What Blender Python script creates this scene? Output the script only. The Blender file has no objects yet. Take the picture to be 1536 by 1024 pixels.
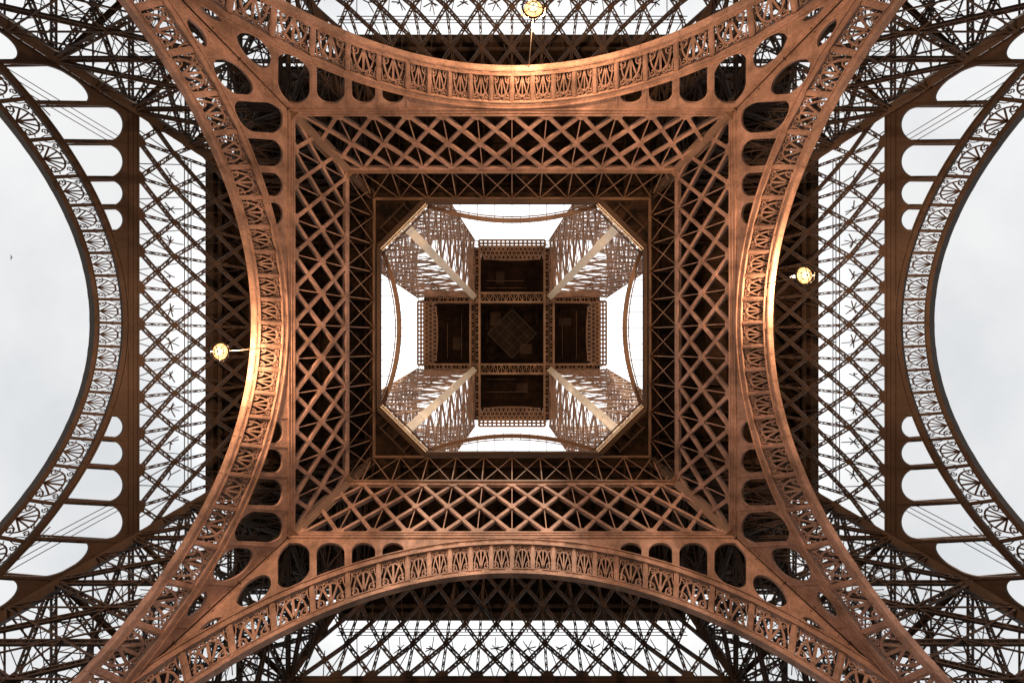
import bpy, math, random
import numpy as np
from mathutils import Vector, Matrix
random.seed(7)
R = math.radians
S = bpy.context.scene
C = S.collection

# ------------------------------------------------------------------ camera
F = 570.0                      # focal length in pixels of a 1536 wide frame
EYE = 1.6                      # camera above the ground
CY = 2.0                       # camera stands 2 m off the tower's axis
cd = bpy.data.cameras.new('camera'); cam = bpy.data.objects.new('camera', cd); C.objects.link(cam)
cam.location = (0.0, CY, EYE); cam.rotation_euler = (math.pi, 0, 0)
cd.sensor_width = 36; cd.lens = 36 * F / 1536; cd.clip_end = 5000; cd.clip_start = .1
S.camera = cam

# ------------------------------------------------------------------ world, sun, exposure
SUN_EL, SUN_AZ = R(41), R(176)
w = bpy.data.worlds.new('World'); S.world = w; w.use_nodes = True
nt = w.node_tree; N = nt.nodes; L = nt.links; N.clear()
def nd(t, **k):
    n = N.new(t)
    for a, b in k.items(): setattr(n, a, b)
    return n
out = nd('ShaderNodeOutputWorld'); bg = nd('ShaderNodeBackground')
sky = nd('ShaderNodeTexSky', sky_type='NISHITA', sun_disc=False)
sky.sun_elevation = SUN_EL; sky.sun_rotation = SUN_AZ
tc = nd('ShaderNodeTexCoord'); sep = nd('ShaderNodeSeparateXYZ')
L.new(tc.outputs['Generated'], sep.inputs[0])
mp = nd('ShaderNodeMapping'); mp.inputs['Scale'].default_value = (1.0, 1.0, 2.2); mp.inputs['Location'].default_value = (3.1, 1.4, 0.3)
L.new(tc.outputs['Generated'], mp.inputs[0])
no = nd('ShaderNodeTexNoise'); no.inputs['Scale'].default_value = 2.3; no.inputs['Detail'].default_value = 7; no.inputs['Roughness'].default_value = .55
L.new(mp.outputs[0], no.inputs['Vector'])
cr = nd('ShaderNodeValToRGB')   # cloud tone
cr.color_ramp.elements[0].position = .36; cr.color_ramp.elements[0].color = (.80, .82, .84, 1)
cr.color_ramp.elements[1].position = .60; cr.color_ramp.elements[1].color = (.96, .96, .955, 1)
L.new(no.outputs['Fac'], cr.inputs[0])
zr = nd('ShaderNodeMapRange'); zr.inputs['From Min'].default_value = 0.0; zr.inputs['From Max'].default_value = 1.0   # overcast: zenith brighter than horizon
L.new(sep.outputs['Z'], zr.inputs['Value'])
fc = nd('ShaderNodeFloatCurve')
cv = fc.mapping.curves[0]
cv.points[0].location = (0, 1.0); cv.points[1].location = (1, 1.0)
for x_, y_ in ((.14, .95), (.3, .58), (.6, .43), (.70, .43), (.76, .58), (.86, .85)): cv.points.new(x_, y_)
L.new(zr.outputs[0], fc.inputs['Value'])
ml = nd('ShaderNodeVectorMath', operation='SCALE')
L.new(cr.outputs['Color'], ml.inputs[0])
mul2 = nd('ShaderNodeMath', operation='MULTIPLY'); mul2.inputs[1].default_value = 2.3
L.new(fc.outputs[0], mul2.inputs[0]); L.new(mul2.outputs[0], ml.inputs['Scale'])
sks = nd('ShaderNodeVectorMath', operation='SCALE'); sks.inputs['Scale'].default_value = .1
L.new(sky.outputs[0], sks.inputs[0])
mx = nd('ShaderNodeMix', data_type='RGBA'); mx.inputs[0].default_value = .93
L.new(sks.outputs[0], mx.inputs[6]); L.new(ml.outputs[0], mx.inputs[7])
L.new(mx.outputs[2], bg.inputs['Color']); bg.inputs['Strength'].default_value = 1.0
L.new(bg.outputs[0], out.inputs['Surface'])

sd = bpy.data.lights.new('sun', 'SUN'); sd.energy = 5.0; sd.angle = R(3.0); sd.color = (1.0, .80, .58)
so = bpy.data.objects.new('sun', sd); C.objects.link(so)
so.rotation_euler = (R(90) - SUN_EL, 0, math.pi - SUN_AZ)
S.view_settings.view_transform = 'Standard'; S.view_settings.look = 'None'; S.view_settings.exposure = 0.0
S.view_settings.gamma = 1
S.render.engine = 'CYCLES'
S.cycles.max_bounces = 6; S.cycles.diffuse_bounces = 5

# ------------------------------------------------------------------ materials
def mat(name, base, rough=.55, var=.35, scale=.6, metal=0.0, stain=(.10, .055, .035), bump=.02, spec=.5, seam=False):
    m = bpy.data.materials.new(name); m.use_nodes = True
    t = m.node_tree; n = t.nodes; l = t.links; b = n['Principled BSDF']
    g = n.new('ShaderNodeNewGeometry')
    a = n.new('ShaderNodeTexNoise'); a.inputs['Scale'].default_value = scale; a.inputs['Detail'].default_value = 8; a.inputs['Roughness'].default_value = .68
    l.new(g.outputs['Position'], a.inputs['Vector'])
    r = n.new('ShaderNodeValToRGB')
    r.color_ramp.elements[0].position = .34; r.color_ramp.elements[0].color = tuple(base[i] * (1 - var) + stain[i] * var for i in range(3)) + (1,)
    r.color_ramp.elements[1].position = .62; r.color_ramp.elements[1].color = tuple(min(1, c * (1 + var * .25)) for c in base) + (1,)
    l.new(a.outputs['Fac'], r.inputs[0])
    a2 = n.new('ShaderNodeTexNoise'); a2.inputs['Scale'].default_value = scale * 9; a2.inputs['Detail'].default_value = 5; a2.inputs['Roughness'].default_value = .7
    l.new(g.outputs['Position'], a2.inputs['Vector'])
    r2 = n.new('ShaderNodeMapRange'); r2.inputs['From Min'].default_value = .3; r2.inputs['From Max'].default_value = .7; r2.inputs['To Min'].default_value = 1 - var * .7; r2.inputs['To Max'].default_value = 1.06
    l.new(a2.outputs['Fac'], r2.inputs['Value'])
    a3 = n.new('ShaderNodeTexNoise'); a3.inputs['Scale'].default_value = .22; a3.inputs['Detail'].default_value = 3
    mpn = n.new('ShaderNodeMapping'); mpn.inputs['Scale'].default_value = (1, 1, .35); l.new(g.outputs['Position'], mpn.inputs[0]); l.new(mpn.outputs[0], a3.inputs['Vector'])
    r3 = n.new('ShaderNodeMapRange'); r3.inputs['From Min'].default_value = .35; r3.inputs['From Max'].default_value = .65; r3.inputs['To Min'].default_value = 1 - var * .75; r3.inputs['To Max'].default_value = 1.08
    l.new(a3.outputs['Fac'], r3.inputs['Value'])
    v0 = n.new('ShaderNodeVectorMath'); v0.operation = 'SCALE'; l.new(r.outputs[0], v0.inputs[0]); l.new(r3.outputs[0], v0.inputs['Scale'])
    v = n.new('ShaderNodeVectorMath'); v.operation = 'SCALE'
    l.new(v0.outputs[0], v.inputs[0]); l.new(r2.outputs[0], v.inputs['Scale'])
    l.new(v.outputs[0], b.inputs['Base Color'])
    b.inputs['Roughness'].default_value = rough; b.inputs['Metallic'].default_value = metal
    b.inputs['Specular IOR Level'].default_value = spec
    bp = n.new('ShaderNodeBump'); bp.inputs['Strength'].default_value = .5; bp.inputs['Distance'].default_value = bump
    l.new(a2.outputs['Fac'], bp.inputs['Height']); l.new(bp.outputs[0], b.inputs['Normal'])
    return m
M = {}
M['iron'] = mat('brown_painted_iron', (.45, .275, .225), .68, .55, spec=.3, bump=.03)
M['iron_outer'] = mat('shaded_tone_iron', (.062, .040, .032), .75, .4, spec=.3)  # same paint as the inner iron, with shade put into its colour
M['iron_lit'] = mat('lit_tone_iron', (.58, .37, .26), .42, .3, spec=.6)  # lighter copy of the paint: light on the upper lattice put into the colour
M['iron_bright_lit'] = mat('bright_lit_tone_iron', (.94, .84, .70), .45, .10)  # brightness of the lit rafters and handrails put into the colour
M['iron_mid'] = mat('mid_brown_painted_iron', (.23, .14, .10), .6, .4)
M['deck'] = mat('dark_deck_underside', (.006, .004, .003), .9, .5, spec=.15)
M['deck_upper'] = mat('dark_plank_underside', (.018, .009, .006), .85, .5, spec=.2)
M['ground'] = mat('lawn', (.05, .05, .03), .9, .2, 1.5, stain=(.04, .04, .02))
M['esplanade'] = mat('pale_sandy_gravel', (.23, .185, .16), .9, .12, 1.5, stain=(.4, .32, .24))
M['stone'] = mat('pedestal_stone', (.42, .37, .31), .85, .25, .8, stain=(.25, .2, .16))
M['net'] = mat('dark_wire_net', (.09, .065, .055), .6, .2)
M['bird'] = mat('dark_feathers', (.03, .03, .035), .8, .2)
M['housing'] = mat('lamp_housing_metal', (.06, .05, .045), .45, .2)

# ------------------------------------------------------------------ mesh builder
class MB:
    def __init__(s): s.v = []; s.f = []
    def quadbox(s, P):      # 8 points: 0-3 bottom ring, 4-7 top ring
        b = len(s.v); s.v += [tuple(p) for p in P]
        s.f += [(b, b+3, b+2, b+1), (b+4, b+5, b+6, b+7), (b, b+1, b+5, b+4), (b+1, b+2, b+6, b+5), (b+2, b+3, b+7, b+6), (b+3, b, b+4, b+7)]
    def box(s, x0, x1, y0, y1, z0, z1):
        s.quadbox([(x0,y0,z0),(x1,y0,z0),(x1,y1,z0),(x0,y1,z0),(x0,y0,z1),(x1,y0,z1),(x1,y1,z1),(x0,y1,z1)])
    def bar(s, p, q, wd, dp, nrm=(0, 0, 1)):   # box from p to q; width across, depth along nrm (centred)
        p = Vector(p); q = Vector(q); d = (q - p)
        if d.length < 1e-4: return
        d.normalize(); n = Vector(nrm); n = (n - d * n.dot(d))
        if n.length < 1e-4: n = d.orthogonal()
        n.normalize(); c = d.cross(n)
        a = c * wd / 2; e = n * dp / 2
        s.quadbox([p-a-e, p+a-e, p+a+e, p-a+e, q-a-e, q+a-e, q+a+e, q-a+e])
    def truss(s, p, q, wd, dp, nrm=(0, 0, 1), fl=.12, zz=.07, step=None):   # latticed beam: two flanges and a zigzag
        p = Vector(p); q = Vector(q); d = q - p; Ln = d.length
        if Ln < .3: return
        d.normalize(); n = Vector(nrm); n = (n - d * n.dot(d)).normalized(); c = d.cross(n)
        o = c * (wd - fl) / 2
        s.bar(p - o, q - o, fl, dp, n); s.bar(p + o, q + o, fl, dp, n)
        k = max(2, int(Ln / (step or wd * 1.1)))
        for i in range(k):
            u0 = p + d * (Ln * i / k); u1 = p + d * (Ln * (i + 1) / k)
            sg = 1 if i % 2 else -1
            s.bar(u0 + o * sg, u1 - o * sg, zz, dp * .55, n)
            if i % 3 == 0: s.bar(u0 - o * 1.35, u0 + o * 1.35, zz * 2.0, dp * .8, n)   # batten plate with its bolt heads
    def strip(s, pts, w0, w1, z0, z1): pass
    def sweep(s, ring):     # ring: list of closed cross-sections (same length) -> tube with caps
        m = len(ring[0]); b = len(s.v)
        for r in ring: s.v += [tuple(p) for p in r]
        for i in range(len(ring) - 1):
            for j in range(m):
                a0 = b + i*m + j; a1 = b + i*m + (j+1) % m
                s.f.append((a0, a1, a1 + m, a0 + m))
        s.f.append(tuple(b + j for j in range(m))[::-1]); s.f.append(tuple(b + (len(ring)-1)*m + j for j in range(m)))
    def path(s, pts, wd, z0, z1, closed=False):   # flat bar bent along a 2-D path in the xy plane
        P = [Vector((x, y, 0)) for x, y in pts]; ring = []
        for i, p in enumerate(P):
            t = (P[min(i+1, len(P)-1)] - P[max(i-1, 0)]).normalized(); c = Vector((-t.y, t.x, 0)) * wd / 2
            ring.append([p-c+Vector((0,0,z0)), p+c+Vector((0,0,z0)), p+c+Vector((0,0,z1)), p-c+Vector((0,0,z1))])
        s.sweep(ring)
    def poly(s, pts, z0, z1):    # extruded convex polygon in xy
        b = len(s.v); m = len(pts)
        s.v += [(x, y, z0) for x, y in pts] + [(x, y, z1) for x, y in pts]
        s.f.append(tuple(b + i for i in range(m))[::-1]); s.f.append(tuple(b + m + i for i in range(m)))
        for i in range(m): s.f.append((b+i, b+(i+1) % m, b+m+(i+1) % m, b+m+i))
    def build(s, name, m, parent=None, mtx=None):
        me = bpy.data.meshes.new(name); me.from_pydata([tuple(map(float, p)) for p in s.v], [], s.f); me.update()
        me.materials.append(m)
        o = bpy.data.objects.new(name, me); C.objects.link(o); o.parent = parent
        if mtx is not None: o.matrix_basis = mtx
        return o
def empty(name, loc=(0,0,0), parent=None):
    o = bpy.data.objects.new(name, None); C.objects.link(o); o.location = loc; o.parent = parent; return o
def tag(o, label=None, cat=None, group=None, kind=None):
    for k, v in (('label', label), ('category', cat), ('group', group), ('kind', kind)):
        if v: o[k] = v
    return o
def copy_part(o, mtx, parent):
    c = o.copy(); C.objects.link(c); c.parent = parent; c.matrix_basis = mtx
    for ch in list(o.children):
        copy_part(ch, ch.matrix_basis.copy(), c)
    return c
RZ = lambda a: Matrix.Rotation(a, 4, 'Z')
MX = Matrix.Scale(-1, 4, (1, 0, 0)); MY = Matrix.Scale(-1, 4, (0, 1, 0))

# ------------------------------------------------------------------ the ground (off frame, it throws the light back up)
g = MB()
nr = 48; rad = [0, 30, 60, 120, 300, 900, 2500]
g.v.append((0, 0, 0))
for r_ in rad[1:]:
    for i in range(nr): a = 2*math.pi*i/nr; g.v.append((r_*math.cos(a), r_*math.sin(a), 0))
for i in range(nr): g.f.append((0, 1+i, 1+(i+1) % nr))
for k in range(len(rad)-2):
    for i in range(nr):
        a = 1+k*nr+i; b = 1+k*nr+(i+1) % nr; g.f.append((a, a+nr, b+nr, b))
tag(g.build('ground', M['ground']), kind='structure')
g = MB(); g.poly([(30*math.cos(2*math.pi*i/64), 30*math.sin(2*math.pi*i/64)) for i in range(64)], .004, .008)
tag(g.build('esplanade', M['esplanade']), kind='structure')

# ------------------------------------------------------------------ the tower: all heights h are above the camera's eye
tower = tag(empty('iron_tower'), 'brown wrought iron lattice tower with four arched legs seen from right under its middle', 'tower')
KXI, KYI, MI = 38.87, 37.8, .33          # inner faces: distance from the axis = K - M*h
KXO, KYO, MO = 61.66, 59.3, .45          # outer faces
H_CH0, H_CH1 = 42.2, 43.1                # lower chord of the first floor girders
H_TOP_IN = 50.7; H_FLOOR = 56.0

def plane(K, m, along):                  # matrix of a wall plane; local x along the wall, y up the slope, z outward
    Lg = math.sqrt(1 + m*m)
    es = Vector((0,1,0)); eu = Vector((-m,0,1))/Lg; en = Vector((1,0,m))/Lg
    Mx = Matrix(((es.x,eu.x,en.x,K),(es.y,eu.y,en.y,0),(es.z,eu.z,en.z,EYE),(0,0,0,1)))
    return Mx if along == 'X' else RZ(math.pi/2) @ Mx

class Arch:
    def __init__(s, m, hA, a, b):
        s.L = math.sqrt(1+m*m); s.hA, s.a, s.b = hA, a, b
    def pt(s, th, t):
        x = s.a*math.sin(th); u = (s.hA - s.b*(1-math.cos(th)))*s.L
        n = Vector((math.sin(th)/s.a, math.cos(th)/(s.b*s.L))).normalized()
        return (x + n.x*t, u + n.y*t)
    def at_s(s, sv, t):                  # point of the offset curve at a given s
        th = np.linspace(0, 1.5, 400); P = np.array([s.pt(q, t) for q in th])
        u = float(np.interp(abs(sv), P[:,0], P[:,1])); return u
    def theta(s, sv, t=0):
        th = np.linspace(0, 1.55, 500); P = np.array([s.pt(q, t)[0] for q in th]); return float(np.interp(abs(sv), P, th))*(1 if sv >= 0 else -1)

def spiral(cx, cy, r0, turns, a0, sgn, n=16):
    return [(cx + r0*(1-.78*i/n)*math.cos(a0+sgn*turns*2*math.pi*i/n), cy + r0*(1-.78*i/n)*math.sin(a0+sgn*turns*2*math.pi*i/n)) for i in range(n+1)]

def fan_mesh(H, wd, ns=5, k=1.0):
    """fan of spokes with scrolls, one bay of the arch band. x in -wd/2..wd/2, y in 0..H"""
    b = MB(); hw = wd/2 - .12; z0, z1 = .10, .26; t = .085*k
    # outline of the fan, a tall rounded hoop standing on the soffit
    hoop = []
    rx = hw*.80; ry = H*.84
    for i in range(21):
        a = math.pi*i/20; hoop.append((rx*math.cos(a), H*.10 + (ry - H*.10)*math.sin(a)**.8))
    b.path(hoop, t*1.1, z0, z1)
    for i in range(ns):
        a = math.pi*(.5 + (i-(ns-1)/2)*(.155 if ns == 5 else .21))
        ex = rx*.98*math.cos(a); ey = H*.10 + (ry-H*.10)*math.sin(a)**.8
        b.bar((.06*(i-(ns-1)/2), 0, .17), (ex*1.05, ey, .17), t*1.25 if i != ns//2 else t*1.6, .12)
    # scrolls beside the foot of the fan
    for sg in (-1, 1):
        b.path(spiral(sg*hw*.70, H*.17, H*.14, 1.15, math.pi/2, sg), t*.8, z0+.01, z1-.02)
        b.path([(sg*hw*.95, H*.30), (sg*hw*.80, H*.36), (sg*hw*.55, H*.30), (sg*hw*.30, 0.02)], t*.7, z0+.03, z1-.04)
        # scrolls above its shoulders
        b.path(spiral(sg*hw*.74, H*.84, H*.125, 1.2, -math.pi/2, -sg), t*.8, z0+.012, z1-.022)
        b.path(spiral(sg*hw*.30, H*.90, H*.085, 1.1, 0, sg, 10), t*.7, z0+.014, z1-.03)
        b.path([(sg*hw*1.02, H*.52), (sg*hw*.93, H*.70), (sg*hw*.95, H*.98)], t*.7, z0+.02, z1-.05)
    return b

def make_arch(name, K, m, along, A, depth, tf, tr0, tr1, posts, pw, m_iron, th_max=1.5):
    """soffit flange + upper rib are the arch's own mesh; fans and posts are its sub-parts"""
    Mx = plane(K, m, along)
    b = MB(); n = 96
    def sw(t0, t1, n0, n1):
        b.sweep([[A.pt(th, t0)+(n0,), A.pt(th, t1)+(n0,), A.pt(th, t1)+(n1,), A.pt(th, t0)+(n1,)] for th in np.linspace(-th_max, th_max, n)])
    sw(0, tf*.28, -.06, depth)            # soffit plate
    sw(tf*.28, tf, .02, .16)              # its standing web, front
    sw(tf*.28, tf, depth-.16, depth-.05)  # and back
    sw(tf*.86, tf*1.02, -.05, .02)        # beads
    sw(tr0, tr1, -.08, .5)                # upper rib
    sw(tr0-.07, tr0+.02, -.16, -.08)
    sw(tr1-.10, tr1+.02, -.20, -.08)
    for p in [q for q in posts if q < A.a*.9]:
        for sg in ((-1, 1) if p else (1,)):
            th = A.theta(p+.35, 0)*sg
            for t0, t1, n0, n1 in ((tr0+.06, tr1-.12, -.12, -.082), (tf*.36, tf*.82, -.03, .018), (-.03, -.002, .0, depth-.05)):
                b.sweep([[A.pt(q, t0)+(n0,), A.pt(q, t1)+(n0,), A.pt(q, t1)+(n1,), A.pt(q, t0)+(n1,)] for q in (th-.012, th+.012)])
    arch = b.build(name, m_iron, tower, Mx)
    Hb = tr0 - tf
    Uc = H_CH0*A.L; ths = np.linspace(0, 1.5, 900); Pq = np.array([A.pt(q, tf) for q in ths])
    conv = lambda p: float(np.interp(p, Pq[:,0]*Uc/Pq[:,1], Pq[:,0]))
    posts = [conv(p) for p in posts]
    ps = sorted(set([-p for p in posts] + list(posts)))
    ps = [p for p in ps if abs(p) < A.a*1.004]
    um = fan_mesh(Hb*.99, 2.7, *((3, 1.5) if pw > .4 else (5, 1.0))); me = None
    pm = MB(); pm.box(-pw/2, pw/2, 0, Hb, .03, .33); pm.box(-pw*.22, pw*.22, .02, Hb-.02, -.03, .03); pme = None
    def frame(x0, x1, t):
        th0 = A.theta(x0, t); th1 = A.theta(x1, t); p = Vector(A.pt(th0, t)); q = Vector(A.pt(th1, t)); c = (p+q)/2
        if x0 == x1:
            e = Vector(A.pt(th0, t+1)) - p; nrm = e.normalized(); d = Vector((nrm.y, -nrm.x)); Ln = 1
        else:
            d = (q-p); Ln = d.length; d.normalize(); nrm = Vector((-d.y, d.x))
        return c, d, nrm, Ln
    for i, p in enumerate(ps):
        c, d, nrm, _ = frame(p, p, tf)
        ml_ = Matrix(((d.x, nrm.x, 0, c.x), (d.y, nrm.y, 0, c.y), (0,0,1,0), (0,0,0,1)))
        if pme is None:
            o = pm.build('post', m_iron, arch, ml_); pme = o.data
        else:
            o = bpy.data.objects.new('post', pme); C.objects.link(o); o.parent = arch; o.matrix_basis = ml_
    for p, q in zip(ps[:-1], ps[1:]):
        c, d, nrm, Ln = frame(p, q, tf)
        sx = (Ln - pw*.9) / (2.7 - .24)
        ml_ = Matrix(((d.x*sx, nrm.x, 0, c.x), (d.y*sx, nrm.y, 0, c.y), (0,0,1,0), (0,0,0,1)))
        if me is None:
            o = um.build('fan_ornament', m_iron, arch, ml_); me = o.data
        else:
            o = bpy.data.objects.new('fan_ornament', me); C.objects.link(o); o.parent = arch; o.matrix_basis = ml_
    return arch

def make_spandrel(K, m, along, A, tr1, posts, pw, Kc, mc, m_iron, margin=1.0, solid_mid=True, zt=(.0, .3), rw=.8):
    """plate between the arch and the chord, pierced by round-headed openings"""
    # worked out in x~ = s * Uc / u, so that posts and openings fan out downwards with the legs
    Lg = A.L; Mx = plane(K, m, along); b = MB(); Uc = H_CH0*Lg
    sm = np.linspace(0, 44, 1800)
    ths = np.linspace(0, 1.5, 900); Pq = np.array([A.pt(q, tr1-.02) for q in ths])
    lo = np.interp(sm, Pq[:,0]*Uc/Pq[:,1], Pq[:,1])
    hi = np.minimum(H_CH0, Kc/(sm/H_CH0 + mc) - .1) * Lg
    top = lo.copy(); low_hi = lo.copy()
    P = [p for p in posts]
    for k in range(len(P)-1):
        if solid_mid and P[k] < 10: continue
        a0, a1 = P[k]+pw/2, P[k+1]-pw/2; c = (a0+a1)/2; wv = (a1-a0)/2
        hc = float(np.interp(c, sm, hi)); corner = hc < H_CH0*Lg - .5
        ang = np.interp(c+.3, sm, hi) - hc
        for i, x in enumerate(sm):
            if abs(x-c) < wv:
                q = math.sqrt(max(0, 1-((x-c)/wv)**2))
                tilt = (hi[i]-hc)*.6
                v = hc + tilt - margin*(1.5 if corner else 1) - rw*wv + rw*wv*q
                top[i] = max(lo[i], min(v, hi[i]-.35))
                if P[k] > 19 and pw > .5:
                    lc = float(np.interp(c, sm, lo)); v = lo[i] + margin*.3 + rw*wv*.8*(1-q)
                    if v < top[i]: low_hi[i] = v
                    else: top[i] = lo[i]
    z0, z1 = zt
    def strip(sg, A0, B0):
        for i in range(len(sm)-1):
            if B0[i] - A0[i] < .02 or B0[i+1] - A0[i+1] < .02: continue
            t0, t1 = A0[i], A0[i+1]; h0_, h1_ = B0[i], B0[i+1]
            if abs(t1-t0) > .8: t0 = t1 = max(t0, t1)
            if abs(h1_-h0_) > .8: h0_ = h1_ = min(h0_, h1_)
            def X(x, u): return sg*x*u/Uc
            x0, x1 = sm[i], sm[i+1]; q = len(b.v)
            for z in (z0, z1): b.v += [(X(x0,t0),t0,z),(X(x1,t1),t1,z),(X(x1,h1_),h1_,z),(X(x0,h0_),h0_,z)]
            b.f += [(q,q+3,q+2,q+1),(q+4,q+5,q+6,q+7),(q,q+1,q+5,q+4),(q+2,q+3,q+7,q+6)]
            if abs(A0[i+1]-A0[i]) > .8 or abs(A0[i]-A0[i-1]) > .8: b.f += [(q+1,q+2,q+6,q+5),(q,q+4,q+7,q+3)]
    for sg in (-1, 1): strip(sg, top, hi); strip(sg, lo, low_hi)
    for p in P:
        if solid_mid and p < 10: continue
        l0 = float(np.interp(p, sm, lo)); h0 = float(np.interp(p, sm, hi))
        if h0 - l0 < .6: continue
        for sg in (-1, 1):
            b.bar((sg*p*l0/Uc, l0, z0-.04), (sg*p*h0/Uc*.999, h0-.1, z0-.04), .13, .07)
            if pw < .5:          # outer posts are latticed, with bolt heads along their edges
                b.truss((sg*p*l0/Uc, l0, z1+.25), (sg*p*h0/Uc*.999, h0-.4, z1+.25), .55, .3, fl=.13, zz=.09, step=.55)
    # angle iron along the corner edge and along the arch side
    for sg in (-1, 1):
        kk = [i for i in range(0, len(sm), 12) if hi[i] < H_CH0*Lg-.3 and hi[i]-lo[i] > .3]
        for i, j_ in zip(kk[:-1], kk[1:]): b.bar((sg*sm[i]*hi[i]/Uc, hi[i]-.35, z0-.03), (sg*sm[j_]*hi[j_]/Uc, hi[j_]-.35, z0-.03), .12, .06)
    return b.build('spandrel_plate', m_iron, tower, Mx)

def clip(p, q, hmin, hmax, Kc, mc, pad):
    """clip a segment in (s,h) to the trapezoid of the girder"""
    t0, t1 = 0., 1.; d = (q[0]-p[0], q[1]-p[1])
    for (a, b_, c) in ((0,1,hmax),(0,-1,-hmin),(1,mc,Kc-pad),(-1,mc,Kc-pad)):
        den = a*d[0]+b_*d[1]; num = c-(a*p[0]+b_*p[1])
        if abs(den) < 1e-9:
            if num < -1e-6: return None
        elif den > 0: t1 = min(t1, num/den)
        else: t0 = max(t0, num/den)
    if t1 - t0 < .03: return None
    return (p[0]+d[0]*t0, p[1]+d[1]*t0), (p[0]+d[0]*t1, p[1]+d[1]*t1)

def make_girder(K, m, along, rows, pitch, Kc, mc, m_iron, style, bw, bd, chord_lo=True):
    Lg = math.sqrt(1+m*m); Mx = plane(K, m, along)
    b = MB()
    def half(h): return Kc - mc*h
    if chord_lo:
        h0, h1 = H_CH0, H_CH1
        e0, e1 = half(h0), half(h1)
        P = [(-e0,h0*Lg),(e0,h0*Lg),(e1,h1*Lg),(-e1,h1*Lg)]
        b.poly(P, -.05, .45)
        for hh, wv in ((h0+.10,.10),(h0+.45,.08),(h1-.10,.16)):
            e = half(hh)-.05; b.box(-e, e, (hh-wv/2)*Lg, (hh+wv/2)*Lg, -.12, -.052)
        for i in range(-23, 24):
            if abs(i) < e1: b.box(i*1.0-.03, i*1.0+.03, (h0+.16)*Lg, (h1-.2)*Lg, -.09, -.05)
    ht = rows[-1]; e = half(ht)+.2
    b.box(-e, e, ht*Lg, (ht+.5)*Lg, .0, .5)
    g_ = b.build('lattice_girder', m_iron, tower, Mx)
    l = MB(); sctr = 0
    k0 = int(30/pitch)+1
    for i in range(len(rows)-1):
        ha, hb = rows[i], rows[i+1]
        for k in range(-k0, k0+1):
            for sg, zo in ((1, .0), (-1, .07)):
                r = clip((k*pitch, ha), ((k+sg)*pitch, hb), ha, hb, Kc, mc, -.35)
                if r:
                    p = (r[0][0], r[0][1]*Lg, .15+zo+bd/2-.2); q = (r[1][0], r[1][1]*Lg, .15+zo+bd/2-.2)
                    if style == 'plate':
                        # face strip in front, web behind it
                        l.bar((p[0],p[1],zo), (q[0],q[1],zo), bw, .06)
                        l.bar((p[0],p[1],zo+.03+bd/2), (q[0],q[1],zo+.03+bd/2), .10, bd)
                    else:
                        l.truss(p, q, bw, bd)
            # thin upright at each node
            r = clip((k*pitch, ha), (k*pitch, hb), ha, hb, Kc, mc, -.35)
            if r: 
                if style == 'plate': l.bar((r[0][0], r[0][1]*Lg, .17), (r[1][0], r[1][1]*Lg, .17), .11, .14)
                else: l.truss((r[0][0], r[0][1]*Lg, .24), (r[1][0], r[1][1]*Lg, .24), .34, .22, fl=.09)
            # gusset plates
            if i > 0 and abs(k*pitch) < half(ha)-1:
                gs = .42 if style == 'plate' else .36; c = (k*pitch, ha*Lg)
                l.poly([(c[0]-gs, c[1]-.12), (c[0]-.15, c[1]-gs), (c[0]+.15, c[1]-gs), (c[0]+gs, c[1]-.12), (c[0]+gs, c[1]+.12), (c[0]+.15, c[1]+gs), (c[0]-.15, c[1]+gs), (c[0]-gs, c[1]+.12)], -.075, -.032)
            elif i == 0 and abs(k*pitch) < half(ha)-1:
                c = (k*pitch, ha*Lg); l.poly([(c[0]-.85, c[1]-.1), (c[0]+.85, c[1]-.1), (c[0]+.62, c[1]+.22), (c[0]+.14, c[1]+.5), (c[0]-.14, c[1]+.5), (c[0]-.62, c[1]+.22)], -.075, -.032)
            if i == len(rows)-2 and abs(k*pitch) < half(hb)-1:
                c = (k*pitch, hb*Lg); l.poly([(c[0]-.7, c[1]+.05), (c[0]-.5, c[1]-.2), (c[0]-.12, c[1]-.42), (c[0]+.12, c[1]-.42), (c[0]+.5, c[1]-.2), (c[0]+.7, c[1]+.05)], -.075, -.032)
    l.build('lattice', m_iron, g_)
    if style == 'truss':
        l = MB()
        for ha, hb in ((rows[0]+.3, 48.2), (48.2, 53.8)):
            for k in range(-k0, k0+1):
                for sg in (1, -1):
                    r = clip(((k+.5)*pitch, ha), ((k+.5+sg*.5)*pitch, hb), ha, hb, Kc, mc, .4)
                    if r: l.bar((r[0][0], r[0][1]*Lg, 1.9+.06*sg), (r[1][0], r[1][1]*Lg, 1.9+.06*sg), .09, .09)
        e = half(48.2)-.5
        for u in (-.35, 0, .3): l.bar((-e, (48.2+u)*Lg, 2.0), (e, (48.2+u)*Lg, 2.0), .07, .07)
        rs = random.Random(5)
        for k in range(-k0, k0):        # brackets of the gallery frieze, seen end on as stars
            x = (k+.5)*pitch
            if abs(x) > half(48.2)-2: continue
            for q in range(9):
                a = q*2*math.pi/9 + rs.uniform(-.2, .2); r_ = rs.uniform(.4, 1.3)
                if rs.random() < .3: continue
                l.bar((x, 46.6*Lg, 2.2), (x+r_*math.cos(a), 46.6*Lg+r_*math.sin(a), 2.2+rs.uniform(-.5, .5)), .10, .08)
        l.build('rear_bracing', m_iron, g_)
    return g_

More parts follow.
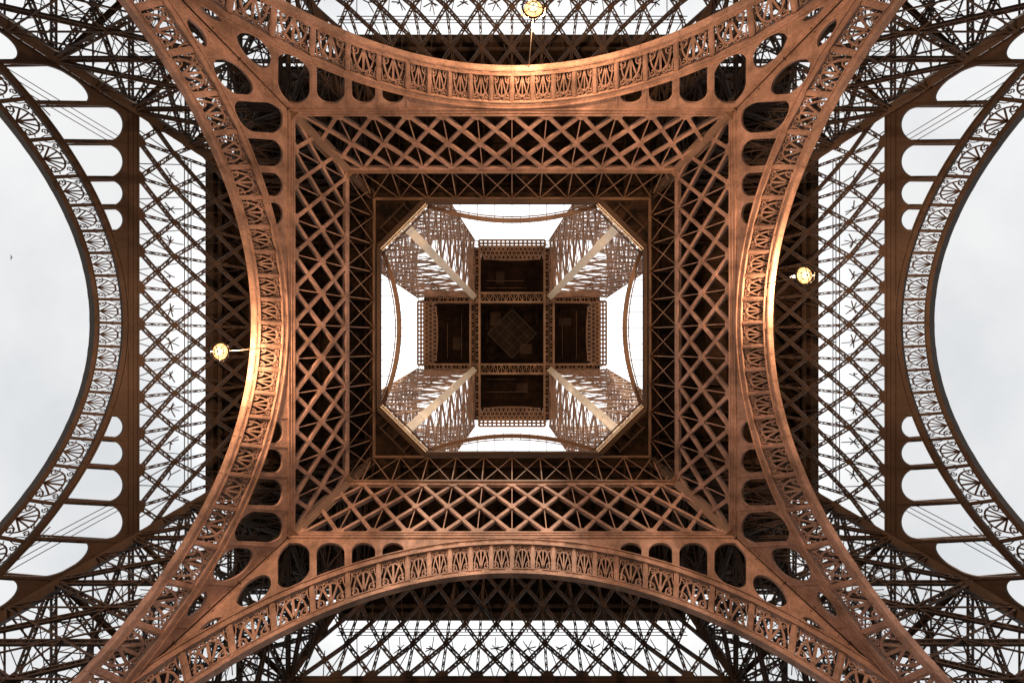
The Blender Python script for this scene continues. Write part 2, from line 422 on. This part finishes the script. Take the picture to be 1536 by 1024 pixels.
# ---- arches, spandrels and girders on the inner faces
POST_X = [0, 2.6, 5.2, 7.8, 10.5, 13.7, 17.0, 20.7, 24.8, 29.3, 34.2, 39.6, 45.6]
POST_Y = [0, 2.3, 4.6, 6.9, 9.2, 11.6, 14.8, 18.2, 22.1, 26.4, 31.0, 36.0, 41.6, 48.0]
POST_O = [0, 2.6, 5.2, 7.7, 10.1, 12.9, 16.0, 20.0, 24.2, 28.6, 33.5, 39.0, 45.2]
AX = Arch(MI, 38.66, 29, 23); AY = Arch(MI, 38.1, 30, 21.5); AO = Arch(MO, 39.8, 30, 24.5)
HALF = Matrix.Rotation(math.pi, 4, 'Z')
def both(o):
    copy_part(o, HALF @ o.matrix_basis, tower); return o
both(make_arch('arch', KXI, MI, 'X', AX, .6, .57, 3.12, 3.70, POST_X, .46, M['iron']))
both(make_arch('arch', KYI, MI, 'Y', AY, .6, .60, 3.55, 4.22, POST_Y, .46, M['iron']))
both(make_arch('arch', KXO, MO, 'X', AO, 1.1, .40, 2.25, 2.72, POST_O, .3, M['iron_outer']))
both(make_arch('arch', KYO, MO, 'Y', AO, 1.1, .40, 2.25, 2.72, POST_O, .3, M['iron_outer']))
both(make_spandrel(KXI, MI, 'X', AX, 3.7, POST_X, .75, KYI, MI, M['iron'], margin=.55))
both(make_spandrel(KYI, MI, 'Y', AY, 4.22, POST_Y, .8, KXI, MI, M['iron'], margin=.55))
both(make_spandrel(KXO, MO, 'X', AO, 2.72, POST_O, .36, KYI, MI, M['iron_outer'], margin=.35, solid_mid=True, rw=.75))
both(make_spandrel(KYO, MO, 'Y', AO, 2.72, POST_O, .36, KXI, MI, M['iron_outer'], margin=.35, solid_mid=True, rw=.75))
both(make_girder(KXI, MI, 'X', [43.1, 46.9, 50.7], 3.96, KYI, MI, M['iron'], 'plate', .40, .55))
both(make_girder(KYI, MI, 'Y', [43.1, 46.9, 50.7], 3.96, KXI, MI, M['iron'], 'plate', .40, .55))
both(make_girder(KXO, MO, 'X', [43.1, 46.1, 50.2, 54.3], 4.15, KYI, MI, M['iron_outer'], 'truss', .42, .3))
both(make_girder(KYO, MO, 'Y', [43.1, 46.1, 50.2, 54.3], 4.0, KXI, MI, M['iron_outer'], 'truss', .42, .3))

# ---- legs: four rafters, latticed on four faces, down to stone pedestals
def leg_pt(i, j, h):      # i, j: 0 inner / 1 outer in x and y; the leg in the +x +y quarter
    x = (KXI - MI*h) if i == 0 else (KXO - MO*h)
    y = (KYI - MI*h) if j == 0 else (KYO - MO*h)
    return Vector((x, y, h + EYE))
def face_lattice(b, pa, pb, levels, nrm, wmain, wsub, sub=3, truss=True):
    """pa(h), pb(h): the two rafters of a face"""
    for a, c in zip(levels[:-1], levels[1:]):
        A0, B0, A1, B1 = pa(a), pb(a), pa(c), pb(c)
        f = b.truss if truss else (lambda p, q, w_, d_, n_: b.bar(p, q, w_*.4, d_, n_))
        o = nrm * .12
        f(A0, B1, wmain, .3, nrm); f(B0 + o, A1 + o, wmain, .3, nrm); f(A0 - o, B0 - o, wmain, .3, nrm)
        mid0 = (A0+B0)/2; mid1 = (A1+B1)/2; ctr = (A0+B0+A1+B1)/4; ma = (A0+A1)/2; mb = (B0+B1)/2
        o2 = nrm * .3
        for p, q in ((mid0, ma), (mid0, mb), (mid1, ma), (mid1, mb), (ma, ctr), (mb, ctr), (mid0, ctr), (mid1, ctr)):
            b.bar(p + o2, q + o2, wsub, .12, nrm)
        if sub:
            for k in range(sub):          # light tie rods fanning from the nodes
                u = (k + 1) / (sub + 1)
                b.bar(A0.lerp(A1, u) - o2, ctr + (mid1-ctr)*u - o2, wsub*.45, .07, nrm)
                b.bar(B0.lerp(B1, u) - o2, ctr + (mid0-ctr)*u - o2, wsub*.45, .07, nrm)
                b.bar(A0.lerp(B0, u) - o2*1.3, ctr - o2*1.3, wsub*.4, .06, nrm)
                b.bar(A1.lerp(B1, u) - o2*1.3, ctr - o2*1.3, wsub*.4, .06, nrm)
rb = MB()
for i, j in ((0,0),(1,0),(0,1),(1,1)):
    wv = 1.3 if (i, j) != (1,1) else 1.2
    n_ = Vector((1 if i else -1, 1 if j else -1, 0)).normalized()
    hs = [0, 14, 28, 42, 56]
    for a, c in zip(hs[:-1], hs[1:]):
        p, q = leg_pt(i, j, a), leg_pt(i, j, c)
        if a == 0: p = leg_pt(i, j, 1.2)
        sx = .45 * (-1 if i == 0 else 1); sy = .45 * (-1 if j == 0 else 1)
        dv = Vector((-sx, -sy, 0)) * .8
        rb.bar(p+dv, q+dv, wv, .9, n_)                 # box girder of the rafter
        for k in range(int((q-p).length / .8)):        # cover plates
            t_ = (k+.5) / int((q-p).length / .8); m0 = (p+dv).lerp(q+dv, t_)
            rb.bar(m0-(q-p).normalized()*.06, m0+(q-p).normalized()*.06, wv*1.015, .93, n_)
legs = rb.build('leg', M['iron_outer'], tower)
LV = [1.5, 12, 20, 26.5, 32, 37.2, 42.4, 47.2, 51.6, 56]
faces = [((0,0),(1,0),Vector((0,-1,-MI)).normalized()), ((0,0),(0,1),Vector((-1,0,-MI)).normalized()), ((1,0),(1,1),Vector((1,0,MO)).normalized()), ((0,1),(1,1),Vector((0,1,MO)).normalized())]
for a, c, n_ in faces:
    b = MB(); face_lattice(b, lambda h: leg_pt(*a, h), lambda h: leg_pt(*c, h), LV, n_, .44, .12, 4)
    b.build('bracing', M['iron_outer'], legs)
b = MB()                                   # inside the leg: lift track and diaphragm ties
for h in LV[2:]:
    b.truss(leg_pt(0,0,h), leg_pt(1,1,h), .45, .25, (0,0,1)); b.truss(leg_pt(1,0,h)+Vector((0,0,.3)), leg_pt(0,1,h)+Vector((0,0,.3)), .45, .25, (0,0,1))
for u, v_ in ((.35,.35),(.65,.35),(.35,.65),(.65,.65)):
    def tp(h): return leg_pt(0,0,h).lerp(leg_pt(1,0,h), u) + (leg_pt(0,1,h)-leg_pt(0,0,h))*v_
    b.truss(tp(2), tp(55.5), .5, .3, (1,1,0), step=.9)
b.build('lift_track', M['iron_outer'], legs)
b = MB()
for i, j in ((0,0),(1,0),(0,1),(1,1)):
    p = leg_pt(i, j, 0); x, y = p.x, p.y
    b.quadbox([(x-3,y-3,0),(x+3,y-3,0),(x+3,y+3,0),(x-3,y+3,0),(x-1.6,y-1.6,3),(x+1.6,y-1.6,3),(x+1.6,y+1.6,3),(x-1.6,y+1.6,3)])
b.build('pedestal', M['stone'], legs)
rnd = random.Random(3)
b = MB()                                   # slack cables hanging from the leg to the outer arch
def cable(p, q, sag, r_=.035):
    P = [p.lerp(q, k/12) + Vector((0,0,-sag*4*(k/12)*(1-k/12))) for k in range(13)]
    for u, v_ in zip(P[:-1], P[1:]): b.bar(u, v_, r_*2, r_*2, (0,0,1))
for k in range(3):
    cable(leg_pt(1,0,30+k*.4)+Vector((3,-1.5-k*.5,2)), leg_pt(1,0,43)+Vector((.4+k*.3,-3.5-k*.4,0)), 1.0+.5*k)
    cable(leg_pt(1,0,31+k*.4)+Vector((1,-.5,3)), leg_pt(1,0,38)+Vector((1.0+.3*k,-5-k*.3,-.5)), .6+.3*k)
b.build('cable', M['iron_outer'], legs)
for mt in (MX, MY, MX @ MY): copy_part(legs, mt, tower)

# ---- corner plates of the inner square
b = MB()
for h0, h1, wv, off in ((42.6, 50.9, 1.15, .0),):
    p = Vector((KXI-MI*h0+off, KYI-MI*h0+off, h0+EYE)); q = Vector((KXI-MI*h1+off, KYI-MI*h1+off, h1+EYE))
    nn = Vector((-1,-1,-.4)).normalized()
    b.bar(p, q, wv, .5, nn)
    for o_ in (-.46, -.16, .16, .46):
        c = Vector((1,-1,0)).normalized()*o_; b.bar(p+c+nn*.3, q+c+nn*.3, .1, .1, nn)
    m_ = p.lerp(q, .55); b.bar(m_-(q-p).normalized()*1.6, m_+(q-p).normalized()*1.3, 1.7, .3, nn)
for h, cc in ((42.9, .5), (51.3, .55)):
    x, y = KXI-MI*h, KYI-MI*h
    b.poly([(x-cc*1.6-.15, y+.1), (x+.1, y-cc*1.6-.15), (x+.5, y+.1), (x+.1, y+.5)], h+EYE-.35, h+EYE-.25)
cp = b.build('corner_gusset', M['iron_mid'], tower)
for mt in (MX, MY, MX @ MY): copy_part(cp, mt, tower)

# ---- first floor: deck, joists, inner gallery truss, rim and curved balconies
def ringpoly(b, outer, inner, z0, z1):
    m = len(outer); q = len(b.v)
    for P, z in ((outer, z0), (inner, z0), (outer, z1), (inner, z1)): b.v += [(x, y, z) for x, y in P]
    for i in range(m):
        j = (i+1) % m
        b.f += [(q+i, q+m+i, q+m+j, q+j), (q+2*m+i, q+2*m+j, q+3*m+j, q+3*m+i), (q+i, q+j, q+2*m+j, q+2*m+i), (q+m+i, q+3*m+i, q+3*m+j, q+m+j)]
OX, OY, CH = 19.4, 18.3, 6.6
def octa(x, y, c): return [(x, -(y-c)), (x, y-c), (x-c, y), (-(x-c), y), (-x, y-c), (-x, -(y-c)), (-(x-c), -y), (x-c, -y)]
zf = H_FLOOR + EYE
b = MB()
ringpoly(b, [(41, -25), (41, 25), (25, 38.5), (-25, 38.5), (-41, 25), (-41, -25), (-25, -38.5), (25, -38.5)], octa(OX, OY, CH), zf, zf+.5)
for sx in (-1, 1):
    for sy in (-1, 1): b.poly([(sx*41, sy*25), (sx*41, sy*38.5), (sx*25, sy*38.5)][::sx*sy], zf, zf+.5)
for sg in (-1, 1):
    b.box(*sorted((sg*41, sg*44.2)), -25, 25, zf, zf+.5); b.box(-25, 25, *sorted((sg*38.5, sg*42.2)), zf, zf+.5)
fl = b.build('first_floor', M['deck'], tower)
b = MB()
for k in range(-6, 7):
    s_ = k*4.1
    for sg in (-1, 1):
        b.box(*sorted((sg*(OX+1), sg*43.8)), s_-.12, s_+.12, zf-.9, zf-.01)
        b.box(s_-.12, s_+.12, *sorted((sg*(OY+1), sg*41.8)), zf-.93, zf-.012)
        for q_ in range(7):
            if abs(s_) > 20: continue
            dd = OX+2+q_*3.4; b.box(sg*dd-.09, sg*dd+.09, s_+.13, s_+3.97, zf-.6, zf-.014)
            dd = OY+2+q_*3.4; b.box(s_+.13, s_+3.97, sg*dd-.09, sg*dd+.09, zf-.62, zf-.016)
b.build('joist', M['deck_upper'], fl)
b = MB()
for sg in (-1, 1):
    b.box(*sorted((sg*43.2, sg*44.3)), -25.1, 25.1, zf-1.1, zf-.004); b.box(-25.1, 25.1, *sorted((sg*41.2, sg*42.3)), zf-1.1, zf-.004)
    b.box(*sorted((sg*42.0, sg*42.35)), -24, 24, zf-1.3, zf-.95); b.box(-24, 24, *sorted((sg*40.0, sg*40.35)), zf-1.3, zf-.95)
b.build('edge_beam', M['iron_outer'], fl)
# gallery truss round the opening
def gallery(along, Dl, Du, half_l, half_u):
    hl, hu = 51.3, 55.7; m = (Dl-Du)/(hu-hl); K = Dl + m*hl; Lg = math.sqrt(1+m*m)
    b = MB(); e = half_l
    b.box(-e, e, (hl-.1)*Lg, (hl+.12)*Lg, -.34, .22)
    b.box(-e, e, (hl-.35)*Lg, (hl-.12)*Lg, .25, .34)
    b.box(-half_u, half_u, hu*Lg, (hu+.25)*Lg, 0, .3)
    Kc = half_l + (half_l-half_u)/(hu-hl)*hl; mc = (half_l-half_u)/(hu-hl); p_ = 4.1
    for k in range(-6, 7):
        for sg, zo in ((1,0),(-1,.09)):
            for off in (0,):
                r = clip(((k+off)*p_, hl), ((k+off+sg)*p_, hu), hl, hu, Kc, mc, .1)
                if r: b.bar((r[0][0], r[0][1]*Lg, zo), (r[1][0], r[1][1]*Lg, zo), .10 if off == 0 else .05, .08)
        r = clip((k*p_, hl), (k*p_, hu), hl, hu, Kc, mc, .1)
        if r: b.bar((r[0][0], r[0][1]*Lg, .2), (r[1][0], r[1][1]*Lg, .2), .15, .12)
    Mx = plane(K, m, along)
    o = b.build('gallery_truss', M['iron_mid'], fl, Mx)
    c = o.copy(); C.objects.link(c); c.parent = fl; c.matrix_basis = HALF @ Mx
gallery('X', 22.3, 20.2, 21.2, 19.0)
gallery('Y', 21.0, 18.9, 22.3, 20.2)
b = MB()
o1 = octa(OX-.0, OY-.0, CH)
for i in range(8):
    p, q = Vector((*o1[i], zf-.5)), Vector((*o1[(i+1) % 8], zf-.5))
    diag = i % 2 == 1
    if diag:
        b.bar(p, q, .8, .6); c = Vector((-(p+q).x, -(p+q).y, 0)).normalized()
        b.bar(p+c*.55+Vector((0,0,1.2)), q+c*.55+Vector((0,0,1.2)), .16, .16); b.bar(p.lerp(q,.22)-c*1.9, p.lerp(q,.78)-c*1.9, .12, .3)
        for t_ in (.25, .5, .75): m_ = p.lerp(q, t_); b.bar(m_, m_-c*1.9, .1, .2)
    else: b.bar(p, q, .5, .6)
b.build('rim_beam', M['iron_outer'], fl)
for i in (1, 3, 5, 7):
    b = MB(); p, q = Vector((*o1[i], zf-.8)), Vector((*o1[(i+1) % 8], zf-.8)); c = Vector((-(p+q).x, -(p+q).y, 0)).normalized()
    for k_ in (.42, .75): b.bar(p+c*k_, q+c*k_, .11, .1)
    for t_ in range(7): m_ = p.lerp(q, (t_+.5)/7); b.bar(m_+c*.36, m_+c*.81, .06, .06)
    b.build('handrail', M['iron_bright_lit'], fl)
def balcony(along, D0, bulge, hs):
    b = MB(); n = 40; z = H_FLOOR+EYE+1.2
    P = [(hs*(2*i/n-1), D0 - bulge*(1-(2*i/n-1)**2)) for i in range(n+1)]
    def W(s_, d): return Vector((d, s_, 0)) if along == 'X' else Vector((s_, d, 0))
    for (p, q) in zip(P[:-1], P[1:]):
        a, c = W(*p), W(*q)
        b.bar(a+Vector((0,0,z)), c+Vector((0,0,z)), .62, .22); b.bar(a+Vector((0,0,z+1.1)), c+Vector((0,0,z+1.1)), .1, .1)
        d_ = W(0, .55); b.bar(a+d_+Vector((0,0,z+.02)), c+d_+Vector((0,0,z+.02)), .12, .2)
    for i in range(0, n+1, 2):
        a = W(*P[i]); b.bar(a+W(0,-.55)+Vector((0,0,z)), a+W(0,.6)+Vector((0,0,z)), .1, .12); b.bar(a+Vector((0,0,z)), a+Vector((0,0,z+1.1)), .07, .07)
        if i % 4 == 0: b.bar(a+W(0,.6)+Vector((0,0,z-.1)), W(P[i][0], D0+.3)+Vector((0,0,z-.1)), .09, .12)
    o = b.build('curved_balcony', M['iron_mid'], fl)
    c = o.copy(); C.objects.link(c); c.parent = fl; c.matrix_basis = HALF
balcony('X', 19.7, 2.7, 12.0)
balcony('Y', 18.5, 2.3, 13.0)

# ---- legs between the first and second floors
H2 = 92.0; HB = 57.5
def up_pt(i, j, h):
    t = (h-HB)/(H2-HB)
    a = (17.9*(1-t) + 9.2*t) if i == 0 else (32.5*(1-t) + 22.6*t)
    c = (17.3*(1-t) + 8.8*t) if j == 0 else (31.5*(1-t) + 22.2*t)
    return Vector((a, c, h + EYE))
b = MB()
nn = Vector((-1,-1,-.25)).normalized()
b.bar(up_pt(0,0,HB), up_pt(0,0,H2), 1.45, .9, nn)
for o_ in (-.5, .5):
    c = Vector((1,-1,0)).normalized()*o_; b.bar(up_pt(0,0,HB)+c+nn*.49, up_pt(0,0,H2)+c+nn*.49, .14, .08, nn)
for h in (66, 73.5, 80, 86): b.bar(up_pt(0,0,h-.5)+nn*.5, up_pt(0,0,h+.5)+nn*.5, 1.7, .09, nn)
b2 = MB()
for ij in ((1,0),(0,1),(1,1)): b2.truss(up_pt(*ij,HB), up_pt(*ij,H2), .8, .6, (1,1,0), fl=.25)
ul = b2.build('upper_leg', M['iron_lit'], tower); b.build('rafter', M['iron_bright_lit'], ul)
LV2 = [HB, 63.5, 69, 74, 78.5, 82.5, 86, 89.2, 92]
fc2 = [((0,0),(1,0),Vector((0,-1,-.3)).normalized()), ((0,0),(0,1),Vector((-1,0,-.3)).normalized()), ((1,0),(1,1),Vector((1,0,.3)).normalized()), ((0,1),(1,1),Vector((0,1,.3)).normalized())]
for a, c, n_ in fc2:
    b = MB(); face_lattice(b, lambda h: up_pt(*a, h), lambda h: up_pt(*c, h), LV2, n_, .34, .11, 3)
    b.build('bracing', M['iron_lit'], ul)
for mt in (MX, MY, MX @ MY): copy_part(ul, mt, tower)

# ---- second floor underside: crossing girders, end trusses, dark decks and the net under the middle
z2 = H2 + EYE
b = MB()
def lgirder(b, p, q, wd, z, dp=.5, stp=1.0):
    d = (Vector(q)-Vector(p)).normalized(); c = Vector((-d.y, d.x))*wd/2; P = Vector(p); Q = Vector(q)
    for sg in (-1, 1):
        a, e = P+c*sg, Q+c*sg; b.bar((a.x,a.y,z), (e.x,e.y,z), .42, dp); b.bar((a.x,a.y,z+1.1), (e.x,e.y,z+1.1), .06, 2.0)
        b.bar((a.x,a.y,z+2.2), (e.x,e.y,z+2.2), .26, .3)
        k = int((Q-P).length/1.3)
        for i in range(k):
            u = a.lerp(e, i/k); v_ = a.lerp(e, (i+1)/k); zz = (z+.2, z+2.1) if i % 2 else (z+2.1, z+.2)
            b.bar((u.x,u.y,zz[0]), (v_.x,v_.y,zz[1]), .16, .12, (c.x,c.y,0))
    k = int((Q-P).length/stp)
    for i in range(k):
        u = P.lerp(Q, i/k); v_ = P.lerp(Q, (i+1)/k); sg = 1 if i % 2 else -1
        a = u+c*sg; e = v_-c*sg; b.bar((a.x,a.y,z+.05), (e.x,e.y,z+.05), .12, .12)
        a = u+c; e = u-c; b.bar((a.x,a.y,z+.16), (e.x,e.y,z+.16), .14, .1)
for sg in (-1, 1):
    lgirder(b, (sg*9.0, -22.4), (sg*9.0, 22.4), 2.2, z2); lgirder(b, (-22.8, sg*8.7), (22.8, sg*8.7), 2.2, z2+.55)
sf = b.build('second_floor', M['iron_lit'], tower)
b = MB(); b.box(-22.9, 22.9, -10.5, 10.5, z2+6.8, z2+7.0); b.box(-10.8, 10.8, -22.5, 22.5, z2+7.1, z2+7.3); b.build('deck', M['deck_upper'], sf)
def end_truss(along, D, hw):
    b = MB()
    m = MB()
    def W(s_, d, z): return (d, s_, z) if along == 'X' else (s_, d, z)
    for d, wv in ((D, .38), (D-.78, .40), (D-1.6, .6)): b.bar(W(-hw, d, z2), W(hw, d, z2), wv, .4)
    k = 15
    for i in range(k+1):
        s_ = -hw + 2*hw*i/k
        b.bar(W(s_, D, z2+.03), W(s_, D-1.5, z2+.03), .46, .2)
        if i < k:
            s1 = s_+2*hw/k
            # sloping lattice behind: rises inward to the deck
            b.bar(W(s_, D-1.6, z2), W(s1, D-3.6, z2+4.5), .26, .1); b.bar(W(s1, D-1.6, z2+.05), W(s_, D-3.6, z2+4.55), .26, .1)
            b.bar(W(s_, D-1.6, z2), W(s_, D-3.6, z2+4.5), .1, .1)
    for u in (.33, .66, 1): b.bar(W(-hw+.8*u, D-1.6-2*u, z2+4.5*u), W(hw-.8*u, D-1.6-2*u, z2+4.5*u), .22, .2)
    # arched bracket
    P = [(hw*.85*math.cos(math.pi*i/16), D-3.4-1.5*math.sin(math.pi*i/16)*0.5) for i in range(17)]
    for p, q in zip(P[:-1], P[1:]): b.bar(W(*p, z2+3.2), W(*q, z2+3.2), .22, .3)
    o = b.build('end_truss', M['iron_lit'], sf); c = o.copy(); C.objects.link(c); c.parent = sf; c.matrix_basis = HALF
    # dark deck of the arm with planks and bearers
    m.box(*(sorted((10.0, D-3.2)) + [-hw+.4, hw-.4] if along == 'X' else [-hw+.4, hw-.4] + sorted((9.8, D-3.2))), z2+4.9, z2+5.1)
    n_ = 13
    for i in range(n_):
        s_ = -hw+1+ (2*hw-2)*i/(n_-1)
        m.bar(W(s_, 10.0, z2+4.82), W(s_, D-3.4, z2+4.82), .1, .16)
    for d in (12.5, 15.2, 17.2): m.bar(W(-hw+.6, d, z2+4.7), W(hw-.6, d, z2+4.7), .28, .3)
    o = m.build('deck_panel', M['deck_upper'], sf); c = o.copy(); C.objects.link(c); c.parent = sf; c.matrix_basis = HALF
end_truss('X', 22.8, 7.7); end_truss('Y', 22.5, 8.0)
b = MB(); b.box(-7.9, 7.9, -7.6, 7.6, z2+6.5, z2+6.7)
for i in range(9): b.box(-7.8, 7.8, -7+i*1.75-.1, -7+i*1.75+.1, z2+6.2, z2+6.49)
b.box(-6.8, -6.1, -7.5, 7.5, z2+5.5, z2+6.19); b.box(6.1, 6.8, -7.5, 7.5, z2+5.5, z2+6.19); b.box(-7.5, 7.5, 5.9, 6.6, z2+5.3, z2+5.49)
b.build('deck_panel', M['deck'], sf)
b = MB(); r_ = 6.1; zn = z2+3.2
for i in range(25):
    t_ = -1 + 2*i/24; wv = .14 if i % 24 == 0 else (.09 if i % 6 == 0 else .035)
    for sg in (-1, 1):
        a = Vector((t_*r_/2 - r_/2*1, (t_*r_/2 + r_/2*1)*sg, 0)); c = Vector((t_*r_/2 + r_/2, (t_*r_/2 - r_/2)*sg, 0))
        b.bar(a+Vector((0,0,zn+.05*sg)), c+Vector((0,0,zn+.05*sg)), wv, .04)
bn = b
b = MB(); rs = random.Random(9)
def pipe(p, q, wv=.12):
    b = MB(); b.bar(p, q, wv, wv); b.build('pipe', M['iron_mid'], sf)
for sg in (-1, 1):
    for u in (11.6, 14.1+.7*sg): pipe((-6.6, sg*u, z2+4.55), (rs.uniform(1, 6.6), sg*u, z2+4.55))
    for u in (12.8, 16.4): pipe((sg*u, rs.uniform(-6, -2), z2+4.55), (sg*u, 6.3, z2+4.55))
for x_, y_, wx, wy in ((13.5, -3, 1.6, 1.0), (-14, 2.5, 1.3, 1.6), (2.5, 13.8, 1.5, 1.2), (-3, -14.2, 1.1, 1.6), (3.6, 3.9, 1.6, 1.3), (-4.2, -3.8, 1.4, 1.7)):
    b = MB(); c4 = z2+4.62 if max(abs(x_), abs(y_)) > 9 else z2+6.1
    b.box(x_-wx, x_+wx, y_-wy, y_+wy, c4, c4+.12); b.box(x_-wx*.8, x_+wx*.8, y_-wy*.8, y_+wy*.8, c4-.08, c4-.004); b.build('hatch', M['iron_outer'], sf)
b = bn
b.build('safety_net', M['net'], sf)

# ------------------------------------------------------------------ added lamps standing in for sun flares, hung below the arches
def emis(name, col, st):
    m = bpy.data.materials.new(name); m.use_nodes = True; b = m.node_tree.nodes['Principled BSDF']
    b.inputs['Base Color'].default_value = (*col, 1); b.inputs['Emission Color'].default_value = (*col, 1); b.inputs['Emission Strength'].default_value = st; return m
M['glow'] = emis('added_lamp_glass', (1, .76, .42), 3.0)
t_ = M['glow'].node_tree; tcn = t_.nodes.new('ShaderNodeTexCoord'); sp = t_.nodes.new('ShaderNodeSeparateXYZ'); cb = t_.nodes.new('ShaderNodeCombineXYZ'); ln = t_.nodes.new('ShaderNodeVectorMath'); ln.operation = 'LENGTH'
rp = t_.nodes.new('ShaderNodeValToRGB'); t_.links.new(tcn.outputs['Object'], sp.inputs[0]); t_.links.new(sp.outputs[0], cb.inputs[0]); t_.links.new(sp.outputs[1], cb.inputs[1]); t_.links.new(cb.outputs[0], ln.inputs[0]); t_.links.new(ln.outputs['Value'], rp.inputs[0])
el = rp.color_ramp.elements; el[0].position = .0; el[0].color = (1, .95, .7, 1); el[1].position = .95; el[1].color = (.30, .10, .03, 1)
q_ = el.new(.3); q_.color = (1, .72, .33, 1); q_ = el.new(.62); q_.color = (.75, .36, .12, 1)
t_.links.new(rp.outputs[0], t_.nodes['Principled BSDF'].inputs['Emission Color'])
t_.nodes['Principled BSDF'].inputs['Base Color'].default_value = (.2, .12, .07, 1)
LAMP = 16000
def added_lamp(px, py, h, label, energy, arm):  # made-up fixture with a point light, placed at a sun flare
    x = (px-768)*h/F; y = (py-512)*h/F + CY
    e = empty('added_lamp', (x, y, h+EYE)); tag(e, label, 'added_lamp', 'added lamps standing in for sun flares')
    n = 28
    def dome(prof): return [[(.5*r_*math.cos(2*math.pi*i/n), .5*r_*math.sin(2*math.pi*i/n), z) for i in range(n)] for r_, z in prof]
    b = MB(); b.sweep(dome(((1.42, .02), (1.30, .0), (1.0, -.12), (.6, -.22), (.25, -.27), (.04, -.28)))); b.build('lens', M['glow'], e)
    b = MB(); b.sweep(dome(((1.40, .03), (1.47, .03), (1.47, .09), (1.40, .09), (.3, .2), (.12, .6), (.02, .62)))); b.build('housing', M['housing'], e)
    b = MB()
    for i in range(n):
        a0, a1 = 2*math.pi*i/n, 2*math.pi*(i+1)/n
        for r_, wv in ((.86, .14), (.42, .035)): b.bar((r_*math.cos(a0), r_*math.sin(a0), -.2), (r_*math.cos(a1), r_*math.sin(a1), -.2), wv, .05)
    for i in range(3):
        a0 = math.pi*i/3 + .3; b.bar((-.86*math.cos(a0), -.86*math.sin(a0), -.32-.04*i), (.86*math.cos(a0), .86*math.sin(a0), -.32-.04*i), .045, .03)
    for sg in (-1, 1): b.bar((sg*.9, 0, -.2), (sg*.9, 0, .5), .09, .09, (1,0,0)); b.bar((sg*.9, 0, .5), (0, 0, .85), .09, .09, (1,0,0))
    b.build('guard', M['housing'], e)
    b = MB(); b.bar((0, 0, .6), (0, 0, .85), .1, .1, (1,0,0)); b.bar((0, 0, .85), arm, .07, .07, (.3,1,0)); b.build('bracket', M['housing'], e)
    ld = bpy.data.lights.new('lamp_light', 'POINT'); ld.energy = energy; ld.color = (1, .60, .32); ld.shadow_soft_size = .35
    lo = bpy.data.objects.new('lamp_light', ld); C.objects.link(lo); lo.parent = e; lo.location = (0.5, 0.5, 1.3)
added_lamp(331, 527, 33.5, 'added orange lamp standing in for a sun flare, hung below the left inner arch', LAMP, (1.2, -.3, 5.2))
added_lamp(1206, 413, 33.5, 'added orange lamp standing in for a sun flare, hung below the right inner arch', LAMP, (-1.2, .3, 5.2))
added_lamp(800, 14, 30.0, 'added orange lamp standing in for a sun flare, hung below the top arch', LAMP*1.2, (0, -1.3, 8.1))

# ------------------------------------------------------------------ a bird far up on the left
b = MB()
x, y, h = (17-768)*75/F, (386-512)*75/F + CY, 75
b.sweep([[(x+dx, y+r_*math.cos(a), h+EYE+r_*math.sin(a)) for a in (0, 1.05, 2.1, 3.14, 4.2, 5.25)] for dx, r_ in ((-.30,.01),(-.2,.05),(0,.09),(.18,.06),(.24,.05),(.33,.01))])
for sg in (-1, 1):
    b.poly([(x+.08, y+sg*.05), (x-.08, y+sg*.05), (x-.12, y+sg*.3), (x-.2, y+sg*.62), (x+.0, y+sg*.34)][::sg], h+EYE, h+EYE+.02)
tag(b.build('bird', M['bird']), 'tiny dark bird gliding alone in the pale sky at the far left', 'bird')
